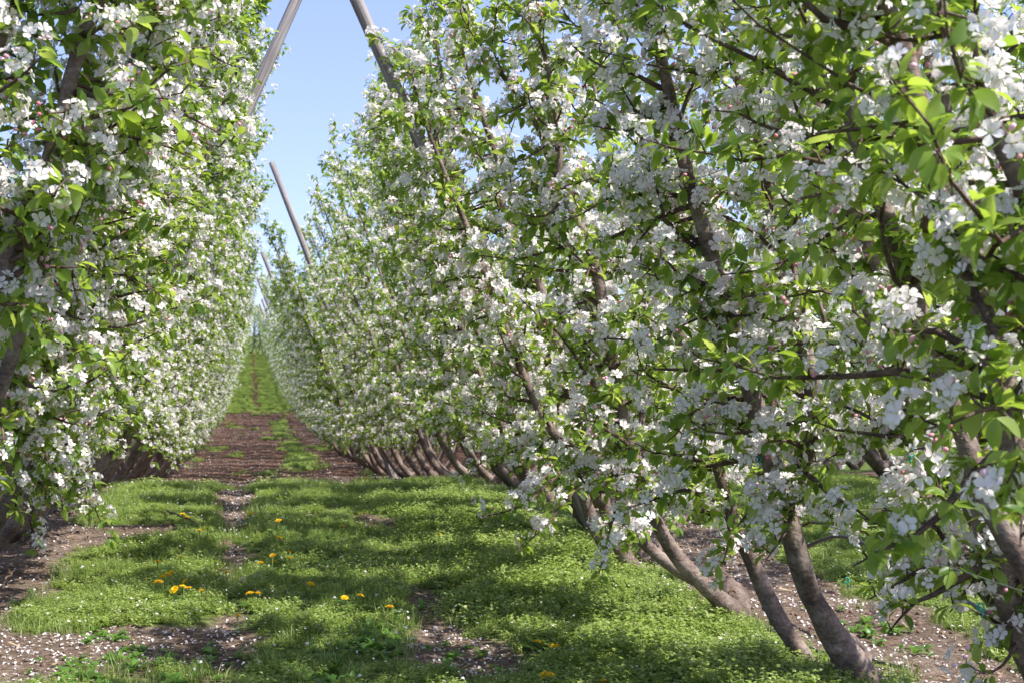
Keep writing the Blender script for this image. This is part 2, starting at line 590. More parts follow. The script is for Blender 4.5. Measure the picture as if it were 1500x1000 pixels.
def cluster_template(level, nfl, seed, buds=0):
    """a cluster of flowers round the origin, axis +Z, real metres"""
    rng = np.random.default_rng(seed)
    g = Geo()
    n = nfl + buds
    for k in range(n):
        if k == 0:
            d = np.array([rng.normal(0, .1), rng.normal(0, .1), 1])
        else:
            a = 2 * math.pi * k / max(1, n - 1) + rng.normal(0, .25)
            ph = rng.uniform(.75, 1.45)
            d = np.array([math.cos(a) * math.sin(ph), math.sin(a) * math.sin(ph), math.cos(ph)])
        d /= np.linalg.norm(d)
        R = frame_from(d + rng.normal(0, .22, 3), rng)
        c = d * rng.uniform(.024, .036)
        if k < nfl:
            V, F, M = flower(level, rng)
            s = rng.uniform(.0185, .0235)
            g.add((V * s) @ R.T + c, F, M)
        else:
            V, F = ico()
            g.add((V * np.array([.006, .006, .0085])) @ R.T + c, F, 3)
        if level >= 1:
            w = R[:, 0] * .0011
            b = np.array([0, 0, -.012])
            g.add([b + w, b - w, c - w, c + w], [(0, 1, 2), (0, 2, 3)], 2)
    return g.arrays()


def ico():
    p = (1 + 5 ** .5) / 2
    V = np.array([(-1, p, 0), (1, p, 0), (-1, -p, 0), (1, -p, 0), (0, -1, p), (0, 1, p), (0, -1, -p), (0, 1, -p), (p, 0, -1), (p, 0, 1), (-p, 0, -1), (-p, 0, 1)], float)
    V /= np.linalg.norm(V[0])
    F = np.array([(0, 11, 5), (0, 5, 1), (0, 1, 7), (0, 7, 10), (0, 10, 11), (1, 5, 9), (5, 11, 4), (11, 10, 2), (10, 7, 6), (7, 1, 8),
                  (3, 9, 4), (3, 4, 2), (3, 2, 6), (3, 6, 8), (3, 8, 9), (4, 9, 5), (2, 4, 11), (6, 2, 10), (8, 6, 7), (9, 8, 1)])
    return V, F


CL_HI = [cluster_template(2, n, s, b) for n, s, b in ((5, 1, 0), (6, 2, 0), (4, 3, 2), (5, 4, 1), (6, 5, 0), (3, 6, 3))]
CL_0 = [cluster_template(1, n, s, b) for n, s, b in ((5, 11, 0), (6, 12, 0), (4, 13, 1), (5, 14, 0))]
CL_1 = [cluster_template(0, n, s, 0) for n, s in ((5, 21), (4, 22), (5, 23))]
CL_2 = [cluster_template(0, n, s, 0) for n, s in ((3, 31), (4, 32))]
CL_MATS = [M_PETAL, M_STAMEN, M_STALK, M_BUD]
LEAF_ME = [mesh_from('leaf', V, F, [M_LEAF], None, True) for V, F in LEAF_HI]
CL_ME = [mesh_from('blossom_cluster', V, F, CL_MATS, M) for V, F, M in CL_HI]


def bake(name, templates, pos, B, size, mats, rng, smooth=False):
    """many copies of small templates as one mesh; B (n,3,3) with columns = axes"""
    n = len(pos)
    pick = rng.integers(0, len(templates), n)
    Vs, Fs, Ms, off = [], [], [], 0
    for k, tp in enumerate(templates):
        idx = np.where(pick == k)[0]
        if not len(idx):
            continue
        TV, TF = tp[0], tp[1]
        TM = tp[2] if len(tp) > 2 else np.zeros(len(TF), int)
        V = np.einsum('nij,vj->nvi', B[idx], TV) * size[idx][:, None, None] + pos[idx][:, None, :]
        nv = len(TV)
        F = TF[None] + (np.arange(len(idx)) * nv)[:, None, None] + off
        off += nv * len(idx)
        Vs.append(V.reshape(-1, 3)); Fs.append(F.reshape(-1, 3)); Ms.append(np.tile(TM, len(idx)))
    if not Vs:
        return None
    return mesh_from(name, np.concatenate(Vs), np.concatenate(Fs), mats, np.concatenate(Ms), smooth)


def norm(a):
    return a / (np.linalg.norm(a, axis=-1, keepdims=True) + 1e-9)


# ------------------------------------------------------------------ an apple tree of a V trellis
def limb_path(rng, side, u0, u1, H, k, bend=None):
    hs = np.linspace(0, 1, 16) ** 1.15 * H
    wob = rng.normal(0, .035, (len(hs), 2)); wob[0] = 0
    wob = np.cumsum(wob, 0) * .55
    bx = bend if bend is not None else rng.uniform(.17, .27)
    x = side * (bx * (1 - np.exp(-hs / .20)) + k * hs) + wob[:, 0] * np.minimum(hs, 1)
    y = u0 + (u1 - u0) * np.clip(hs / 1.1, 0, 1) + wob[:, 1] * np.minimum(hs, 1)
    return smooth_path(np.stack([x, y, hs + .05], 1), 34)


def limb_radii(P, r0, rng):
    t = np.linspace(0, 1, len(P))
    r = r0 * (np.exp(-t * 22) * .55 + (1 - t) ** .85 * .92 + .10)
    r = r * (1 + .05 * np.sin(t * 40 + rng.uniform(0, 6)) + .05 * np.sin(t * 17 + rng.uniform(0, 6)))
    return r


def gen_tree(seed, main, lod, origin=(0, 0, 0), custom=None, dens=1.0, outer=.6, H=4.25, floor=.62, u=None, leafy_=0.0, lean=(.31, .38), reach=1.0, big=1.0, back=True):
    """all geometry data of one tree, in metres from its base; main = which side leans over the alley we stand in"""
    rng = np.random.default_rng(seed)
    limbs = []
    uu = u if u is not None else (rng.uniform(-.42, -.22), rng.uniform(.22, .42))
    if custom:
        for c in custom:
            P = np.array([on_plane(px, py, d) for px, py, d in c['px']]) - np.array(origin)
            P = smooth_path(P, 40)
            limbs.append((P, limb_radii(P, c['r'], rng), 1.0))
    else:
        for q in (uu if lod == 2 else uu + (rng.uniform(-.12, .12),)):
            P = limb_path(rng, main, q * .25, q, H * rng.uniform(.93, 1.07), rng.uniform(*lean))
            limbs.append((P, limb_radii(P, rng.uniform(.034, .052) if lod else rng.uniform(.030, .048), rng), 1.0))
    for q in ((rng.uniform(-.4, -.15), rng.uniform(.15, .4)) if lod else (rng.uniform(.1, .35),) if back else ()):
        P = limb_path(rng, -main, q * .25, q, H * rng.uniform(.9, 1.02), rng.uniform(.27, .34))
        limbs.append((P, limb_radii(P, rng.uniform(.026, .034), rng), outer))
    branches = []
    sp_pos, sp_ax, sp_h = [], [], []
    step = (.054 if lod == 0 else .068 if lod == 1 else .060) / dens
    for li, (P, R, w) in enumerate(limbs):
        seg = np.linalg.norm(np.diff(P, axis=0), axis=1)
        s = np.concatenate([[0], np.cumsum(seg)])
        total = s[-1]
        side = main if (w == 1.0) else -main
        T = np.gradient(P, axis=0); T = norm(T)
        t = 0.0
        while t < total:
            t += step / w * rng.uniform(.6, 1.4)
            if t >= total:
                break
            f = np.interp(t, s, np.arange(len(P)))
            i = int(f)
            p = P[i] * (1 - (f - i)) + P[min(i + 1, len(P) - 1)] * (f - i)
            r = R[i]
            h = p[2]
            if h < floor + rng.uniform(-.06, .12):
                continue
            hf = h / H
            sy = rng.choice([-1, 1])
            d = np.array([side * rng.normal(.28, .55), sy * rng.uniform(.35, 1.1), rng.normal(.12 + .35 * hf ** 2, .38)])
            if hf > .93:
                d = d * .5 + np.array([side * .25, 0, .9])
            d /= np.linalg.norm(d)
            L = (.50 - .18 * hf) * rng.uniform(.35, 1.2) * reach
            if rng.random() < .07:
                L *= 1.5
            nseg = 6
            pts = [p + d * r * .5]
            dd = d.copy()
            for q in range(nseg):
                dd = dd + rng.normal(0, .20, 3) + np.array([0, 0, .03 if hf > .25 else -.05])
                dd /= np.linalg.norm(dd)
                pts.append(pts[-1] + dd * L / nseg)
            pts = np.array(pts)
            rb = min(r * .5, .0085 + .013 * (L / .5)) * rng.uniform(.6, 1)
            rr = np.linspace(rb, .0022, nseg + 1)
            branches.append((pts, rr))
            ns = max(1, int(L / .062))
            for q in range(ns):
                ff = min(nseg - .01, (q + rng.uniform(.35, 1.0)) / ns * nseg)
                a = int(ff); fr = ff - a
                c = pts[a] * (1 - fr) + pts[a + 1] * fr
                ax = rng.normal(0, .75, 3) + np.array([side * .35, 0, .75]) + (pts[a + 1] - pts[a]) / L * 2.0 * (q == ns - 1)
                ax /= np.linalg.norm(ax)
                ln = rng.uniform(.015, .055)
                sp_pos.append(c + ax * ln); sp_ax.append(ax); sp_h.append(hf)
                if lod == 0:
                    branches.append((np.array([c, c + ax * ln * .6 + rng.normal(0, .004, 3), c + ax * ln]), np.array([.0034, .003, .0024])))
    sp_pos = np.array(sp_pos); sp_ax = np.array(sp_ax); sp_h = np.array(sp_h)
    n = len(sp_pos)
    # blossoming spurs
    pf = np.interp(sp_h, [0, .35, 1], [1.0, .86, .56]) - leafy_
    patch = vnoise(sp_pos[:, 1] * 3.1 + seed, sp_pos[:, 2] * 3.1 + sp_pos[:, 0] * 2, seed)
    fl = rng.random(n) < np.clip(pf + (patch - .5) * 1.0, .03, .98)
    cp = sp_pos[fl] + sp_ax[fl] * .03
    ca = norm(sp_ax[fl] + np.array([main * .25, 0, .1]))
    rv = norm(np.cross(rng.normal(size=(len(cp), 3)), ca))
    CB = np.stack([rv, np.cross(ca, rv), ca], 2)
    CS = rng.uniform(.8, 1.28, len(cp)) * (1 if lod < 2 else 1.12) * big
    # leaves
    k = 6 if lod == 0 else 5 if lod == 1 else 4
    nl = np.where(fl, k - 1, k + 2)
    rep = np.repeat(np.arange(n), nl)
    ax = sp_ax[rep]
    rv = norm(np.cross(rng.normal(size=(len(rep), 3)), ax))
    th = rng.uniform(.55, 1.75, len(rep))[:, None]
    d = ax * np.cos(th) + rv * np.sin(th) + np.array([0, 0, -.22])
    d = norm(d)
    nm = ax * .5 + np.array([0, 0, .75]) + rng.normal(0, .35, (len(rep), 3))
    nm = nm - d * (nm * d).sum(1, keepdims=True); nm = norm(nm)
    LB = np.stack([d, np.cross(nm, d), nm], 2)
    LS = rng.uniform(.050, .095, len(rep)) * (1 if lod == 0 else 1.08 if lod == 1 else 1.3)
    LP = sp_pos[rep] - ax * rng.uniform(-.005, .035, (len(rep), 1))
    return dict(limbs=limbs, branches=branches, CP=cp, CB=CB, CS=CS, LP=LP, LB=LB, LS=LS, rng=rng)


def stump_mesh(rng, n=9):
    zs = np.array([-.14, -.02, .05, .10, .145, .17])
    P = np.stack([rng.normal(0, .008, 6), rng.normal(0, .01, 6), zs], 1)
    V, F = tube(P, np.array([.105, .098, .088, .085, .066, .03]), 12, rng, .07)
    return mesh_from('trunk', V, F, [M_BARK], None, True)


def knots(P, R, rng, count):
    g = Geo()
    V0, F0 = ico()
    for _ in range(count):
        i = rng.integers(3, len(P) - 8)
        a = rng.normal(size=3); T = norm(P[i + 1] - P[i]); a = norm(np.cross(T, a))
        r = R[i]
        S = np.array([1, 1, .8]) * r * rng.uniform(.38, .62)
        g.add(V0 * S + P[i] + a * r * .72, F0, 0)
    return g


def limb_mesh(P, R, rng, n, kn):
    g = Geo()
    V, F = tube(P, R, n, rng, .035)
    g.add(V, F, 0)
    if kn:
        k = knots(P, R, rng, kn)
        V, F, M = k.arrays()
        g.add(V, F, 0)
    return g.mesh('limb', [M_BARK], True)


def twig_mesh(branches, n):
    g = Geo()
    for P, R in branches:
        if n <= 3 and len(P) > 4:
            P = P[::2]; R = R[::2]
        V, F = tube(P, R, n, cap=False)
        g.add(V, F, 0)
    return g.mesh('twigs', [M_TWIG], True)


def basis_matrix(p, B, s):
    M = np.eye(4)
    M[:3, :3] = B * s
    M[:3, 3] = p
    return Matrix(M.tolist())


def near_tree(loc, seed, main, label, group, nparts, **kw):
    origin = np.array(loc)
    t = gen_tree(seed, main, 0, origin=origin, **kw)
    rng = t['rng']
    root = empty('apple_tree', loc)
    tag(root, label, 'apple tree', group)
    link('trunk', stump_mesh(rng), root)
    for P, R, w in t['limbs']:
        link('limb', limb_mesh(P, R, rng, 12, 8 if w == 1 else 3), root)
    # the thickest side branches singly, the rest joined
    br = sorted(t['branches'], key=lambda b: -b[1][0])
    nb = 45
    for P, R in br[:nb]:
        V, F = tube(P, R, 6)
        link('branch', mesh_from('branch', V, F, [M_TWIG], None, True), root)
    link('twigs', twig_mesh(br[nb:], 4 if loc[1] < 9 else 3), root, kind='stuff')

    def split(P, count):
        x, y, d = project(P + origin)
        vis = (x > -20) & (x < 1520) & (y > -20) & (y < 1020) & (d > .5)
        key = np.where(vis, d, d + 100)
        order = np.argsort(key)
        m = min(count, int(vis.sum()))
        return order[:m], order[m:]
    a, b = split(t['CP'], nparts)
    for i in a:
        o = bpy.data.objects.new('blossom_cluster', CL_ME[rng.integers(0, len(CL_ME))])
        o.parent = root; o.matrix_basis = basis_matrix(t['CP'][i], t['CB'][i], float(t['CS'][i])); COL.objects.link(o)
    me = bake('blossoms', CL_0, t['CP'][b], t['CB'][b], t['CS'][b], CL_MATS, rng)
    if me:
        link('blossoms', me, root, kind='stuff')
    a, b = split(t['LP'], nparts)
    for i in a:
        o = bpy.data.objects.new('leaf', LEAF_ME[rng.integers(0, len(LEAF_ME))])
        o.parent = root; o.matrix_basis = basis_matrix(t['LP'][i], t['LB'][i], float(t['LS'][i])); COL.objects.link(o)
    me = bake('leaves', LEAF_0, t['LP'][b], t['LB'][b], t['LS'][b], [M_LEAF], rng)
    if me:
        link('leaves', me, root, kind='stuff')
    return root


def variant(seed, lod, **kw):
    t = gen_tree(seed, -1, lod, **kw)
    rng = t['rng']
    parts = [('trunk', stump_mesh(rng), None)]
    for P, R, w in t['limbs']:
        parts.append(('limb', limb_mesh(P[::2] if lod == 2 else P, R[::2] if lod == 2 else R, rng, 8 if lod == 1 else 6, 2 if lod == 1 else 0), None))
    br = [b for b in t['branches'] if len(b[0]) > 3]
    parts.append(('twigs', twig_mesh(br, 3), 'stuff'))
    if lod == 1:
        parts.append(('blossoms', bake('blossoms', CL_1, t['CP'], t['CB'], t['CS'], CL_MATS, rng), 'stuff'))
        parts.append(('leaves', bake('leaves', LEAF_1, t['LP'], t['LB'], t['LS'], [M_LEAF], rng), 'stuff'))
    else:
        parts.append(('blossoms', bake('blossoms', CL_2, t['CP'], t['CB'], t['CS'], CL_MATS, rng), 'stuff'))
        parts.append(('leaves', bake('leaves', LEAF_1[:1], t['LP'], t['LB'], t['LS'], [M_LEAF], rng), 'stuff'))
    return parts


def place(parts, loc, flip, label, group, rng, s=1.0):
    root = empty('apple_tree', loc)
    root.rotation_euler = (0, 0, (math.pi if flip else 0) + rng.normal(0, .03))
    root.scale = (s, s, s)
    tag(root, label, 'apple tree', group)
    for n, me, kind in parts:
        link(n, me, root, kind=kind)
    return root


ORD = ['first', 'second', 'third', 'fourth', 'fifth', 'sixth', 'seventh', 'eighth', 'ninth', 'tenth', 'eleventh', 'twelfth', 'thirteenth',
       'fourteenth', 'fifteenth', 'sixteenth', 'seventeenth', 'eighteenth', 'nineteenth', 'twentieth'] + ['twenty-' + q for q in ('first', 'second', 'third', 'fourth', 'fifth', 'sixth', 'seventh', 'eighth', 'ninth')] + ['thirtieth', 'thirty-first', 'thirty-second']

GRP_R = 'blossoming apple trees of the right row'
GRP_L = 'blossoming apple trees of the left row'


def base_of(x, y):
    return (x, y, float(gz(x, y)))


# nearest right-hand trees: limbs follow the ones in the picture
right_y = [2.95, 4.15, 5.5, 7.0, 8.5, 9.9, 11.4, 12.9]
customs = {
    1: [dict(px=[(1560, 1060, 4.1), (1500, 935, 4.05), (1470, 850, 4.0), (1440, 740, 3.95), (1425, 600, 3.9), (1425, 450, 3.9), (1432, 310, 3.9),
                 (1400, 200, 3.9), (1350, 60, 3.9), (1300, -60, 3.9), (1230, -260, 3.9), (1170, -420, 3.9)], r=.052),
        dict(px=[(1415, 700, 4.42), (1375, 660, 4.6), (1345, 620, 4.7), (1290, 500, 4.7), (1250, 400, 4.7), (1200, 250, 4.7), (1160, 120, 4.7), (1130, 0, 4.7), (1090, -150, 4.7)], r=.030),
        dict(px=[(1590, 1060, 4.3), (1520, 960, 4.35), (1470, 840, 4.4), (1390, 640, 4.4), (1330, 480, 4.4), (1262, 325, 4.4), (1232, 245, 4.4),
                 (1205, 80, 4.4), (1180, 0, 4.4), (1140, -150, 4.4), (1090, -330, 4.4), (1050, -480, 4.4)], r=.054)],
    2: [dict(px=[(1275, 1012, 5.4), (1215, 920, 5.35), (1180, 850, 5.35), (1145, 725, 5.35), (1108, 600, 5.35), (1060, 430, 5.35), (1010, 270, 5.3),
                 (985, 160, 5.3), (960, 40, 5.3), (935, -80, 5.3), (900, -200, 5.3)], r=.056),
        dict(px=[(1146, 725, 5.35), (1172, 690, 5.2), (1192, 600, 5.1), (1168, 450, 5.1), (1135, 300, 5.1), (1107, 200, 5.1), (1085, 130, 5.1), (1065, 55, 5.1), (1040, -60, 5.1), (1010, -200, 5.1)], r=.036),
        dict(px=[(1235, 1008, 5.6), (1190, 975, 5.7), (1140, 905, 5.75), (1105, 830, 5.8), (1075, 760, 5.8), (1040, 640, 5.8), (1000, 500, 5.8),
                 (965, 365, 5.8), (945, 260, 5.8), (930, 150, 5.8), (900, 0, 5.8), (870, -120, 5.8)], r=.044)],
    3: [dict(px=[(1085, 905, 6.9), (1030, 855, 6.8), (985, 805, 6.8), (950, 735, 6.8), (915, 620, 6.8), (870, 380, 6.8), (825, 290, 6.8), (818, 200, 6.8),
                 (805, 110, 6.8), (780, 20, 6.8), (760, -60, 6.8)], r=.044),
        dict(px=[(950, 740, 6.85), (975, 710, 6.95), (986, 650, 7.0), (972, 560, 7.0), (935, 400, 7.0), (900, 270, 7.0), (872, 140, 7.0), (848, 20, 7.0), (830, -60, 7.0)], r=.034),
        dict(px=[(1090, 900, 7.2), (1050, 865, 7.3), (990, 832, 7.3), (940, 790, 7.3), (910, 735, 7.3), (905, 600, 7.3), (870, 470, 7.3), (830, 350, 7.3),
                 (790, 190, 7.3), (735, 110, 7.3), (690, 40, 7.3), (665, -40, 7.3)], r=.040)],
    4: [dict(px=[(965, 850, 8.4), (930, 832, 8.4), (902, 790, 8.4), (885, 740, 8.4), (865, 650, 8.4), (820, 520, 8.4), (780, 380, 8.4), (740, 260, 8.4),
                 (700, 150, 8.4), (665, 40, 8.4), (640, -40, 8.4)], r=.054),
        dict(px=[(880, 735, 8.35), (845, 680, 8.2), (790, 600, 8.2), (740, 480, 8.2), (695, 360, 8.2), (650, 250, 8.2), (616, 160, 8.2), (600, 95, 8.2)], r=.034),
        dict(px=[(950, 842, 8.7), (910, 830, 8.8), (880, 790, 8.8), (860, 740, 8.8), (835, 640, 8.8), (795, 500, 8.8), (760, 370, 8.8), (715, 250, 8.8),
                 (670, 190, 8.8), (650, 130, 8.8), (640, 60, 8.8), (632, 0, 8.8)], r=.050)],
}
lab_r = [
    'closest apple tree, its large leaves filling the upper right corner',
    'apple tree with thick limbs rising along the right edge above the black hose',
    'apple tree with two bare curved limbs sweeping up from the bottom edge',
    'apple tree behind the small rusty stake, its thin curved limbs joining low in the weeds',
    'apple tree whose pale smooth limb hooks out of the weeds where the row turns steep',
    'fifth apple tree back along the right row, dark limbs low over the weed mat',
    'sixth apple tree back along the right row, close to where the sky shows',
    'seventh apple tree back along the right row, last one before the ground drops']
for i, y in enumerate(right_y):
    near_tree(base_of(RR, y), 100 + i, -1, lab_r[i], GRP_R, (300, 300, 300, 300, 260, 220, 170, 140)[i], custom=customs.get(i),
              outer=.9, floor=(1.2 if i == 0 else .36 if i < 2 else .62 if i == 2 else .50), H=(3.6 if i < 5 else 3.3), dens=(.85, .98, 1.12, 1.10, 1.0, 1.0, 1.0, 1.0)[i], leafy_=(.35, -.04, -.08, -.02, .02, -.04, -.04, -.04)[i],
              lean=(.31, .38), reach=(1.55 if i == 0 else 1.05), back=i not in (2, 3), big=(1.0, 1.15, 1.15, 1.15, 1.12, 1.08, 1.05, 1.0)[i])

left_y = [4.6, 6.1, 7.5, 9.0, 10.4, 11.9, 13.4]
lab_l = [
    'nearest apple tree of the left row, leafy shoots entering at the top left corner',
    'second apple tree of the left row, grey limb showing among blossom at the left edge',
    'third apple tree of the left row, blossom dense down its leaning face',
    'fourth apple tree of the left row, white clusters hanging low over bare soil',
    'fifth apple tree of the left row, lowest sprays drooping beside the bare strip',
    'sixth apple tree of the left row, standing beside the bright green weed mound',
    'seventh apple tree of the left row, dark curved limbs beneath its blossom']
for i, y in enumerate(left_y):
    near_tree(base_of(RL, y), 200 + i, 1, lab_l[i], GRP_L, (220, 260, 300, 280, 240, 200, 160)[i], outer=.7, dens=1.45 if i < 2 else 1.15,
              leafy_=-.04, floor=(1.4, .95, .62, .45, .45, .6, .7)[i], lean=(.34, .40) if i < 4 else (.30, .355), H=4.25 if i < 4 else 4.0)

rng = np.random.default_rng(5)
VAR1 = [variant(300 + k, 1, outer=.45, H=4.25, dens=1.05) for k in range(5)]
VAR1L = [variant(350 + k, 1, outer=.4, H=4.45, dens=1.05, lean=(.30, .36)) for k in range(4)]
VAR2 = [variant(400 + k, 2, outer=.35, H=4.6, lean=(.27, .35)) for k in range(4)]
y = 14.4
k = 8
while y < 152:
    for side in (0, 1):
        x = (RR, RL)[side]
        yy = y + (0 if side == 0 else .45) + rng.normal(0, .16)
        near_ = y < 44
        parts = ((VAR1L if side else VAR1) if near_ else VAR2)[rng.integers(0, 4)]
        word = ('right', 'left')[side]
        if near_:
            lab = '%s apple tree back along the %s row, counted from the camera' % (ORD[k if side == 0 else k - 1], word)
        else:
            lab = 'tiny far apple tree white with blossom in the %s row beyond the brown slope' % word
        place(parts, base_of(x, yy), side == 1, lab, (GRP_R, GRP_L)[side], rng,
              (float(np.interp(yy, [14, 28, 44], [.83, .97, 1.05])) if side == 0 and near_ else float(np.interp(yy, [14, 24, 40, 70, 150], [1.0, .93, .90, .95, 1.0]))) + rng.normal(0, .045))
    y += SP
    k += 1
# the next rows, seen in gaps through the two rows of the alley
k = 0
y = 6.5
while y < 44:
    place(VAR1[(k * 2) % 5] if y < 24 else VAR2[k % 4], base_of(RR + 4.25, y), False, 'apple tree of the second row, seen through gaps in the right row',
          'apple trees of the row behind the right row', rng)
    y += SP; k += 1
y = 5.5
while y < 30:
    place(VAR1L[k % 4] if y < 14 else VAR2[k % 4], base_of(RL - 4.25, y), True, 'apple tree of the row behind, glimpsed through the left row', 'apple trees of the row behind the left row', rng)
    y += SP; k += 1


y = 12.0
k = 0
while y < 46:
    place(VAR2[(k * 3 + 1) % 4], base_of(RR + 8.5, y), False, 'apple tree of the third row, glimpsed far behind the right row', 'apple trees of the third row on the right', rng)
    y += SP; k += 1
for k, x in enumerate((-4.2, -2.7, -1.2, -.5, .2, .9, 1.6, 3.0, 4.5)):
    root = place(VAR2[k % 4], base_of(x, 154.5 + rng.normal(0, .3)), False, 'tiny white apple tree closing the far end of the alley', 'apple trees across the far end', rng)
    root.rotation_euler.z = math.pi / 2


# ------------------------------------------------------------------ trellis posts, wires, ties, hose
def post(row_x, y, side, k, length, r, label, group):
    P0 = np.array([0, 0, -.3]); d = np.array([side * k, 0, 1.0])
    L = length
    n = 14
    t = np.linspace(0, 1, n)[:, None]
    # built upright so the grain runs along the post, then leaned
    P = np.array([0, 0, -.35]) * (1 - t) + np.array([0, 0, math.hypot(L, L * k)]) * t
    rg = np.random.default_rng(int(y * 100) + int(side))
    V, F = tube(P, np.linspace(r * 1.1, r * .88, n), 14, rg, .02)
    me = mesh_from('trellis_post', V, F, [M_WOOD], None, False)
    o = link('trellis_post', me, None, base_of(row_x + side * .05, y))
    o.rotation_euler = (0, math.atan(side * k), 0)
    tag(o, label, 'post', group)


gp = 'leaning wooden posts of the trellis'
post(RR, 9.7, -1, .455, 5.4, .050, 'grey post leaning left out of the right row at the top of the picture', gp)
post(RR, 24, -1, .385, 5.5, .058, 'grey post standing out against the sky, second of the right row', gp)
post(RR, 38, -1, .385, 5.6, .06, 'smaller grey post above the far canopy, third of the right row', gp)
post(RR, 50, -1, .385, 5.75, .075, 'short far post just beyond the third one, fourth of the right row', gp)
post(RR, 61, -1, .36, 5.4, .07, 'far post where the rows meet', gp)
post(RR, 75, -1, .36, 5.4, .07, 'far post where the rows meet', gp)
post(RL, 14.0, 1, .43, 5.6, .062, 'thick grey post leaning right out of the left row against the sky', gp)
post(RL, 28, 1, .33, 4.7, .055, 'post inside the left row, mostly hidden by blossom', gp)


def wire(row_x, side, h, label):
    ys = np.concatenate([np.arange(1.5, 60, 1.46), np.arange(60, 152, 14)])
    x = row_x + side * (.20 + .30 * h)
    P = np.stack([np.full_like(ys, x), ys, gz_base(ys) + h + .006 * np.sin(ys * 2)], 1)
    V, F = tube(P - P[0], np.full(len(P), .0019), 4)
    o = link('trellis_wire', mesh_from('trellis_wire', V, F, [M_WIRE], None, True), None, P[0])
    tag(o, label, 'wire', 'trellis wires strung along the rows')


for row_x, side, nm in ((RR, -1, 'right'), (RL, 1, 'left')):
    for h, w in ((.78, 'lowest'), (1.42, 'second lowest'), (2.1, 'middle'), (2.8, 'second highest'), (3.5, 'highest')):
        wire(row_x, side, h, '%s thin steel wire strung along the alley face of the %s row' % (w, nm))


def tie(px, py, d, label):
    p = on_plane(px, py, d)
    g = Geo()
    th = np.linspace(0, 2 * math.pi, 13)
    g.add(*tube(np.stack([.012 * np.cos(th), .004 * np.sin(th * 2), .010 * np.sin(th)], 1), np.full(13, .0028), 5))
    g.add(*tube(np.array([(0, -.002, -.01), (.006, -.004, -.022), (.002, -.006, -.034)]), np.array([.003, .0028, .002]), 5))
    o = link('plastic_tie', g.mesh('plastic_tie', [M_TIE], True), None, p)
    tag(o, label, 'tie', 'teal plastic ties on the wires')


tie(1277, 440, 4.2, 'teal plastic tie on the wire beside the limb at mid right')
tie(1337, 671, 4.2, 'teal plastic tie above the dense blossom at lower right')
tie(1436, 888, 3.9, 'teal plastic tie near the hose at the lower right edge')
tie(1240, 849, 4.9, 'small teal tie low among the thin shoots of the curved limbs')
tie(1111, 672, 5.2, 'small teal tie beside the leaning limb right of centre')


def hose_run(pts, r, label):
    P = smooth_path(pts, 60)
    V, F = tube(P - P[0], np.full(len(P), r), 10)
    o = link('irrigation_hose', mesh_from('irrigation_hose', V, F, [M_HOSE], None, True), None, P[0])
    tag(o, label, 'hose', 'black irrigation hoses under the right row')


hose_run([on_plane(1180, 800, 7.2), on_plane(1225, 785, 6.8), on_plane(1268, 797, 6.4), on_plane(1330, 838, 5.9), on_plane(1400, 872, 5.2),
          on_plane(1470, 912, 4.7), on_plane(1510, 945, 4.4), on_plane(1640, 1010, 3.6)], .011, 'black hose sagging in the air between limbs at lower right')
gh = [on_ground(1040, 900), on_ground(1110, 935), on_ground(1170, 962), on_ground(1220, 968), on_ground(1290, 985)]
hose_run([(p[0] + .12, p[1], p[2] + .012) for p in gh], .009, 'thin black hose lying on the soil behind the curved limbs')


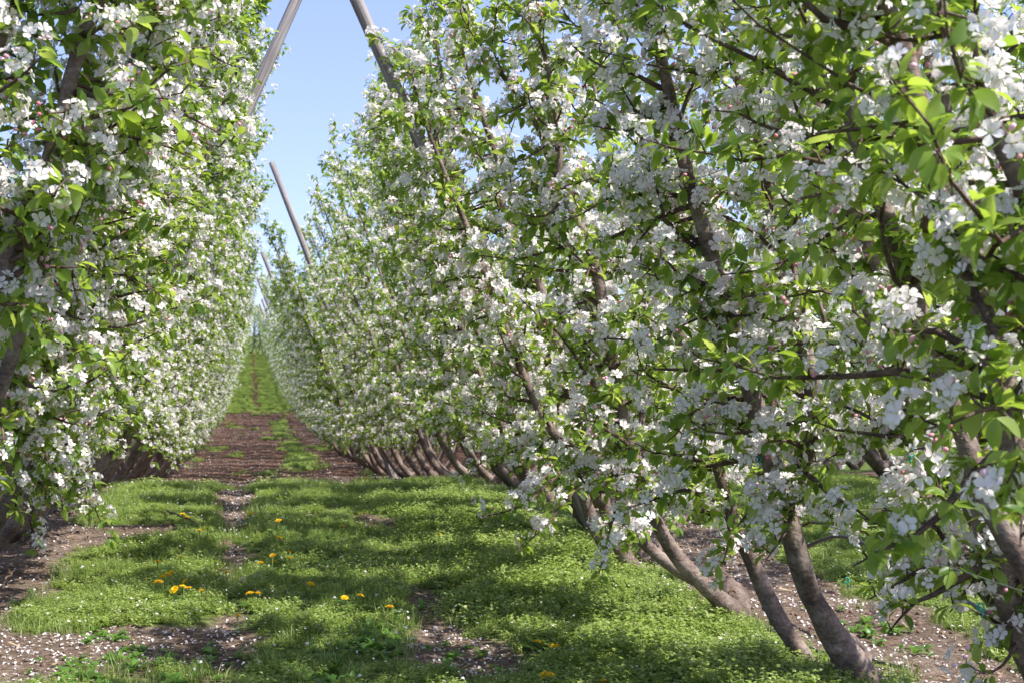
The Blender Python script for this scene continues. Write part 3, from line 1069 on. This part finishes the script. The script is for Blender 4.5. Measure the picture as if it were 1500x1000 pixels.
# ------------------------------------------------------------------ small plants and litter
def scatter(name, templates, mats, pts, rots, scl, pick, label=None):
    """real geometry instanced on points; templates and points live in this one object"""
    Vs, Fs, Ms, off, vid = [], [], [], 0, []
    for k, tp in enumerate(templates):
        V, F = tp[0], tp[1]
        M = tp[2] if len(tp) > 2 else np.zeros(len(F), int)
        Vs.append(V); Fs.append(F + off); Ms.append(M); off += len(V); vid.append(np.full(len(V), k))
    Vs.append(pts); vid.append(100 + pick)
    me = mesh_from(name, np.concatenate(Vs), np.concatenate(Fs), mats, np.concatenate(Ms))
    vid = np.concatenate(vid).astype(np.int32)
    nT = off
    a = me.attributes.new('vid', 'INT', 'POINT'); a.data.foreach_set('value', vid)
    r = np.zeros((len(vid), 3), np.float32); r[nT:] = rots
    a = me.attributes.new('rot', 'FLOAT_VECTOR', 'POINT'); a.data.foreach_set('vector', r.ravel())
    s = np.ones(len(vid), np.float32); s[nT:] = scl
    a = me.attributes.new('scl', 'FLOAT', 'POINT'); a.data.foreach_set('value', s)
    o = link(name, me, kind='stuff')
    ng = bpy.data.node_groups.new(name + '_scatter', 'GeometryNodeTree')
    ng.interface.new_socket('Geometry', in_out='INPUT', socket_type='NodeSocketGeometry')
    ng.interface.new_socket('Geometry', in_out='OUTPUT', socket_type='NodeSocketGeometry')
    gi = ng.nodes.new('NodeGroupInput'); go = ng.nodes.new('NodeGroupOutput')
    jn = ng.nodes.new('GeometryNodeJoinGeometry')

    def attr(nm, typ):
        n = ng.nodes.new('GeometryNodeInputNamedAttribute'); n.data_type = typ; n.inputs['Name'].default_value = nm
        return n.outputs['Attribute']
    av = attr('vid', 'INT'); ar = attr('rot', 'FLOAT_VECTOR'); as_ = attr('scl', 'FLOAT')

    def sel(val):
        c = ng.nodes.new('FunctionNodeCompare'); c.data_type = 'INT'; c.operation = 'EQUAL'
        ng.links.new(av, c.inputs[2]); c.inputs[3].default_value = val
        sg = ng.nodes.new('GeometryNodeSeparateGeometry'); sg.domain = 'POINT'
        ng.links.new(gi.outputs[0], sg.inputs[0]); ng.links.new(c.outputs[0], sg.inputs[1])
        return sg.outputs[0]
    for k in range(len(templates)):
        ip = ng.nodes.new('GeometryNodeInstanceOnPoints')
        ng.links.new(sel(100 + k), ip.inputs['Points']); ng.links.new(sel(k), ip.inputs['Instance'])
        ng.links.new(ar, ip.inputs['Rotation']); ng.links.new(as_, ip.inputs['Scale'])
        ng.links.new(ip.outputs[0], jn.inputs[0])
    ng.links.new(jn.outputs[0], go.inputs[0])
    md = o.modifiers.new('scatter', 'NODES'); md.node_group = ng
    if label:
        o['label'] = label
    return o


def small_leaf(L, w, fold=.3, curl=.2):
    return np.array([(0, 0, 0), (L * .5, w, w * fold), (L * .5, -w, w * fold), (L, 0, -L * curl)]), np.array([(0, 2, 1), (1, 2, 3)])


def weed_clump(seed, R, nst, hmax, ll):
    """a mat of chickweed-like shoots with small paired leaves"""
    rg = np.random.default_rng(seed)
    g = Geo()
    for _ in range(nst):
        a = rg.uniform(0, 6.283); rad = R * math.sqrt(rg.random())
        b = np.array([math.cos(a) * rad, math.sin(a) * rad, 0])
        h = hmax * rg.uniform(.35, 1) * (1 - .45 * (rad / R) ** 2)
        d = np.array([rg.normal(0, .35), rg.normal(0, .35), 1]); d /= np.linalg.norm(d)
        top = b + d * h
        w = np.array([.0007, .0005, 0])
        g.add([b - w, b + w, top], [(0, 1, 2)], 0)
        for q in range(3):
            f = (q + 1) / 3
            p = b + d * h * f
            for sgn in (0, 1):
                aa = rg.uniform(0, 6.28)
                V, F = small_leaf(ll * rg.uniform(.6, 1.15) * (1.1 - .3 * f), ll * .32)
                tl = rg.uniform(-.2, .75)
                c, s = math.cos(tl), math.sin(tl)
                V = np.stack([V[:, 0] * c - V[:, 2] * s, V[:, 1], V[:, 0] * s + V[:, 2] * c], 1)
                g.add(V @ rotz(aa).T + p, F, 0)
    return g.arrays()


def grass_clump(seed, R, nb, hmax, w=.002):
    rg = np.random.default_rng(seed)
    g = Geo()
    for _ in range(nb):
        a = rg.uniform(0, 6.283); rad = R * math.sqrt(rg.random())
        b = np.array([math.cos(a) * rad, math.sin(a) * rad, -.005])
        h = hmax * rg.uniform(.4, 1)
        ln = rg.normal(0, .45, 2)
        m = b + np.array([ln[0] * h * .35, ln[1] * h * .35, h * .6]); t = b + np.array([ln[0] * h, ln[1] * h, h * .95])
        aa = rg.uniform(0, 6.28); ww = np.array([math.cos(aa), math.sin(aa), 0]) * w
        g.add([b - ww, b + ww, m + ww * .8, m - ww * .8, t], [(0, 1, 2), (0, 2, 3), (3, 2, 4)], 0)
    return g.arrays()


def scatter_on_ground(name, templates, mats, X, Y, rg, smin, smax, tilt=.12, lift=0.0, label=None):
    n = len(X)
    pts = np.stack([X, Y, gz(X, Y) + lift], 1)
    rots = np.stack([rg.normal(0, tilt, n), rg.normal(0, tilt, n), rg.uniform(0, 6.283, n)], 1)
    scatter(name, templates, mats, pts, rots, rg.uniform(smin, smax, n), rg.integers(0, len(templates), n), label)


rg = np.random.default_rng(77)
WEEDS = [weed_clump(s, r, m, h, l) for s, r, m, h, l in ((1, .08, 46, .05, .015), (2, .07, 40, .075, .017), (3, .09, 60, .04, .013), (4, .06, 34, .10, .018), (5, .05, 30, .06, .022))]
n = 30000
X = rg.uniform(-3.2, 6.4, n); Y = rg.uniform(3.6, 16.2, n)
c = cover(X, Y)
keep = (c > .40) & (rg.random(n) < np.clip((c - .32) * 2.2, 0, 1))
X, Y, c = X[keep], Y[keep], c[keep]
pts = np.stack([X, Y, gz(X, Y) - .004], 1)
tall = .70 + .6 * blob(X, Y, 1.85, 8.5, .8, 4.5) + 1.1 * (fnoise(X * 2.6, Y * 2.2, 91) - .45)
tall = np.clip(tall, .4, 1.7)
rots = np.stack([rg.normal(0, .13, len(X)), rg.normal(0, .13, len(X)), rg.uniform(0, 6.283, len(X))], 1)
scatter('weed_mat', WEEDS, [M_WEED], pts, rots, tall * rg.uniform(.6, 1.35, len(X)), rg.integers(0, 5, len(X)),
        'bright green low weeds matting the alley floor')

n = 9000
X = rg.uniform(-3, 6.4, n); Y = rg.uniform(3.6, 16, n)
c = cover(X, Y); keep = (c > .25) & (fnoise(X * 1.6, Y * 1.6, 17) > .45)
GR = [grass_clump(s, .05, 20, .10, .0018) for s in (1, 2, 3)]
scatter_on_ground('grass_tufts', GR, [M_GRASS], X[keep], Y[keep], rg, .6, 1.25)

# far grass and the green along the mulch
n = 16000
X = rg.uniform(-1.9, 3.4, n); Y = 16 + 138 * rg.random(n) ** 1.25
c = cover(X, Y); keep = rg.random(n) < (c - .15) * 1.3
FG = [weed_clump(s, .17, 60, .10, .034) for s in (11, 12, 13)]
scatter_on_ground('far_grass', FG, [M_WEED], X[keep], Y[keep], rg, .7, 1.4)


# broad-leaved weeds
def rosette(seed, nl, L, w, rise):
    rg = np.random.default_rng(seed)
    g = Geo()
    for k in range(nl):
        V, F = leaf_template([.25, .5, .8], [w * .7, w, w * .7], .35, .25, .15, .01, seed + k)
        V = V * L * rg.uniform(.6, 1.1)
        tl = rg.uniform(.25, rise)
        c, s = math.cos(tl), math.sin(tl)
        V = np.stack([V[:, 0] * c - V[:, 2] * s, V[:, 1], V[:, 0] * s + V[:, 2] * c], 1)
        g.add(V @ rotz(rg.uniform(0, 6.28)).T, F, 0)
    return g.arrays()


BW = [rosette(s, 9, .075, .24, 1.2) for s in (1, 2, 3)]
bx, by = [], []
for px, py, sp, cnt in ((540, 935, 42, 60), (130, 985, 70, 45), (240, 985, 60, 25), (470, 975, 50, 35), (700, 985, 60, 18), (330, 960, 40, 6), (150, 930, 30, 6),
                        (1290, 930, 60, 30), (660, 880, 100, 14), (200, 960, 20, 8)):
    p = on_ground(px, py)
    bx += list(rg.normal(p[0], sp / 2000 * 6 * .6, cnt)); by += list(rg.normal(p[1], sp / 2000 * 6 * 1.6, cnt))
scatter_on_ground('broadleaf_weeds', BW, [M_BROAD], np.array(bx), np.array(by), rg, .35, .85, .1, .004, 'darker broad leaved weeds in loose patches')

# fallen petals
PV, PF = petal(2)
PT = []
for s in (.0105, .012, .009):
    V = PV * s * 1.7
    V[:, 0] -= .009
    PT.append((V, PF, np.zeros(len(PF), int)))
n = 30000
X = np.concatenate([rg.uniform(-3, 6.6, n), rg.normal(RR + .45, .5, 6000), rg.normal(-.8, .5, 2200), rg.normal(1.0, .3, 900), rg.normal(-.12, .13, 1200)])
Y = np.concatenate([rg.uniform(3.6, 17, n), rg.uniform(3.6, 17, 6000), rg.normal(6.9, .6, 2200), rg.normal(6.4, .5, 900), rg.uniform(6, 14, 1200)])
c = cover(X, Y)
keep = rg.random(len(X)) < np.where(c < .36, .62, .085)
X, Y, c = X[keep], Y[keep], c[keep]
pts = np.stack([X, Y, gz(X, Y) + .006 + np.where(c > .36, .05, 0)], 1)
rots = np.stack([rg.normal(0, .35, len(X)), rg.normal(0, .35, len(X)), rg.uniform(0, 6.283, len(X))], 1)
scatter('fallen_petals', PT, [M_PETAL], pts, rots, rg.uniform(.6, 1.15, len(X)), rg.integers(0, 3, len(X)), 'white petals littering the bare soil')
n = 6500
X = rg.uniform(-2, 3.4, n); Y = 16.5 + 52 * rg.random(n) ** 1.2
scatter_on_ground('far_fallen_petals', PT, [M_PETAL], X, Y, rg, .9, 1.7, .3, .012)


# straw and chips on bare soil
def straw(seed):
    rg = np.random.default_rng(seed)
    L = rg.uniform(.02, .055)
    w = rg.uniform(.0015, .004)
    return np.array([(-L, -w, 0), (-L, w, .001), (0, w, .004), (0, -w, .003), (L, 0, .0)]), np.array([(0, 1, 2), (0, 2, 3), (3, 2, 4)])


n = 30000
X = rg.uniform(-3, 6.6, n); Y = 3.6 + 40 * rg.random(n) ** 1.6
c = cover(X, Y); keep = (c < .45) | (rg.random(n) < .10)
scatter_on_ground('straw_litter', [straw(s) for s in range(5)], [M_DRY], X[keep], Y[keep], rg, .6, 1.6, .25, .006, 'dry straw and bark bits on the soil')
V, F = ico()
CL = []
for s in range(3):
    r3 = np.random.default_rng(s)
    CL.append((V * r3.uniform(.6, 1.2, (12, 1)) * np.array([.015, .013, .010]), F))
n = 9000
X = rg.uniform(-3, 6.6, n); Y = rg.uniform(3.6, 16, n)
c = cover(X, Y); keep = (c < .45)
scatter_on_ground('soil_crumbs', CL, [plain('soil_crumb', (.15, .10, .075), .95, 0, .1, .4)], X[keep], Y[keep], rg, .4, 1.5, .5, .002)


# dandelions
def head_mesh():
    g = Geo()
    rg = np.random.default_rng(9)
    for ring, (nn, r, h, zz) in enumerate(((22, .023, .004, .0), (18, .017, .006, .002), (12, .010, .008, .003))):
        for k in range(nn):
            a = k / nn * 6.283 + rg.uniform(0, .2)
            d = np.array([math.cos(a), math.sin(a), 0]); s = np.array([-d[1], d[0], 0]) * .0024
            p0 = d * .002 + np.array([0, 0, zz]); p1 = d * r * rg.uniform(.85, 1.1) + np.array([0, 0, h + zz])
            g.add([p0 - s * .4, p0 + s * .4, p1 + s, p1 - s], [(0, 1, 2), (0, 2, 3)], 0)
    V, F = ico()
    g.add(V * np.array([.005, .005, .007]) + np.array([0, 0, -.004]), F, 1)
    return g.mesh('flower_head', [M_YELLOW, M_STALK])


HEAD = head_mesh()


def dandelion(heads, label, hgt=.10, leaves=7):
    """heads: pixel positions of the yellow heads"""
    gx = [on_plane(px, py, on_ground(px, py + 22, 0)[1]) for px, py in heads]
    cx = sum(p[0] for p in gx) / len(gx); cy = sum(p[1] for p in gx) / len(gx)
    root = empty('dandelion', (cx, cy, float(gz(cx, cy))))
    tag(root, label, 'dandelion', 'yellow dandelions in the alley')
    rgd = np.random.default_rng(int(heads[0][0]))
    base = np.array(root.location)
    for px, py in heads:
        p = np.array(on_plane(px, py, on_ground(px, py + 22, 0)[1])) - base
        g0 = np.array([p[0] * .35, p[1] * .35, 0])
        V, F = tube(smooth_path([g0, (g0 + p) / 2 + rgd.normal(0, .006, 3), p - np.array([0, 0, .006])], 6), np.full(6, .0022), 5)
        st = link('stem', mesh_from('stem', V, F, [M_STALK], None, True), root)
        h = link('flower_head', HEAD, root, tuple(p))
        h.rotation_euler = (rgd.normal(0, .25), rgd.normal(0, .25), rgd.uniform(0, 6))
        sc = rgd.uniform(.85, 1.15); h.scale = (sc, sc, sc)
    V, F = leaf_template([.2, .4, .6, .85], [.06, .10, .12, .10], .4, .25, .1, .02, 4)
    me = mesh_from('leaf', V, F, [M_BROAD], None, True)
    for k in range(leaves):
        o = link('leaf', me, root, (rgd.normal(0, .01), rgd.normal(0, .01), .004))
        o.rotation_euler = (0, -rgd.uniform(.25, .9), rgd.uniform(0, 6.283))
        s = rgd.uniform(.07, .13); o.scale = (s, s, s)


dandelion([(238, 845), (233, 852), (251, 838), (246, 841), (228, 853)], 'dandelion clump with five heads at left centre of the weeds', leaves=10)
dandelion([(271, 851), (256, 863), (268, 859), (277, 861)], 'dandelion clump with three overlapping heads, right of the five headed clump', leaves=9)
for (hd, lb) in [
    ([(295, 865)], 'single small dandelion just right of the big clumps'),
    ([(231, 822)], 'single dandelion a little behind the big clumps'),
    ([(265, 816)], 'half hidden dandelion behind the big clumps'),
    ([(331, 838)], 'dandelion beside the large leaf on the edge of the left wheel track'),
    ([(400, 813), (402, 822)], 'pair of dandelion heads one above the other right of the left track'),
    ([(382, 824)], 'dandelion left of the stacked pair'),
    ([(423, 808), (424, 817)], 'pair of dandelion heads right of the stacked pair'),
    ([(367, 752)], 'dandelion far up the left wheel track'),
    ([(268, 753), (275, 757)], 'two dandelion heads behind the fallen dark twig'),
    ([(292, 777), (304, 774)], 'two dandelion heads at the tip of the fallen dark twig'),
    ([(409, 787)], 'dandelion between the wheel tracks, behind the pairs'),
    ([(408, 762)], 'small far dandelion between the wheel tracks'),
    ([(455, 855)], 'dandelion alone right of the pale twig'),
    ([(366, 869), (378, 869)], 'two low dandelion heads beside the pale twig'),
    ([(348, 902)], 'dandelion on the edge of the petal littered track'),
    ([(505, 875), (528, 872)], 'two dandelion heads in the middle of the picture bottom'),
    ([(571, 889)], 'dandelion beside the right wheel track'),
    ([(643, 782)], 'dandelion in the shaded weeds near the right row'),
    ([(536, 700)], 'dandelion on the crest where the weeds end'),
    ([(501, 770)], 'dandelion near the small bare patch right of centre'),
    ([(787, 940), (812, 945)], 'two dandelion heads in the weeds right of the petal patch'),
    ([(797, 988), (808, 989)], 'dandelion at the bottom edge right of centre'),
    ([(884, 998)], 'dandelion cut by the bottom edge'),
]:
    dandelion(hd, lb, leaves=5)


# fallen twigs, stake
def twig(pxs, r, label, m=None, lift=.02):
    P = [on_ground(a, b) for a, b in pxs]
    P = [np.array(p) + np.array([0, 0, lift + (.02 if 0 < i < len(P) - 1 else 0)]) for i, p in enumerate(P)]
    Q = smooth_path(P, 14)
    rgt = np.random.default_rng(int(pxs[0][0]) + 3)
    Q = Q + rgt.normal(0, .004, Q.shape)
    V, F = tube(Q - Q[0], np.linspace(r, r * .4, 14), 6, rgt, .08)
    o = link('fallen_twig', mesh_from('fallen_twig', V, F, [m or M_TWIG], None, True), None, Q[0])
    tag(o, label, 'twig', 'fallen twigs on the alley floor')


twig([(245, 757), (262, 768), (292, 776)], .009, 'dark bent twig lying in the weeds at left', lift=.05)
twig([(2, 866), (30, 845), (68, 818)], .007, 'long thin dark twig on bare soil at the left edge', lift=.05)
twig([(350, 864), (365, 860), (380, 852)], .006, 'short pale twig beside the left wheel track', M_TWIG2, .05)
twig([(293, 965), (298, 978), (294, 990)], .005, 'small curved grey twig on the bare soil in front', M_TWIG2, .01)
twig([(565, 833), (572, 838), (582, 842)], .005, 'short twig on the bare patch of the right wheel track', lift=.02)

p = on_ground(1068, 905)
g = Geo()
th = np.linspace(0, math.pi * .9, 8)
pth = [(0, 0, -.05), (0, 0, .05), (0, 0, .13)] + [(.018 - .018 * math.cos(t), 0, .13 + .018 * math.sin(t)) for t in th[1:]]
g.add(*tube(smooth_path(pth, 22), np.full(22, .0065), 7))
o = link('rusty_stake', g.mesh('rusty_stake', [M_RUST], True), None, p)
tag(o, 'small hooked rusty stake standing in the weeds under the right row', 'stake')
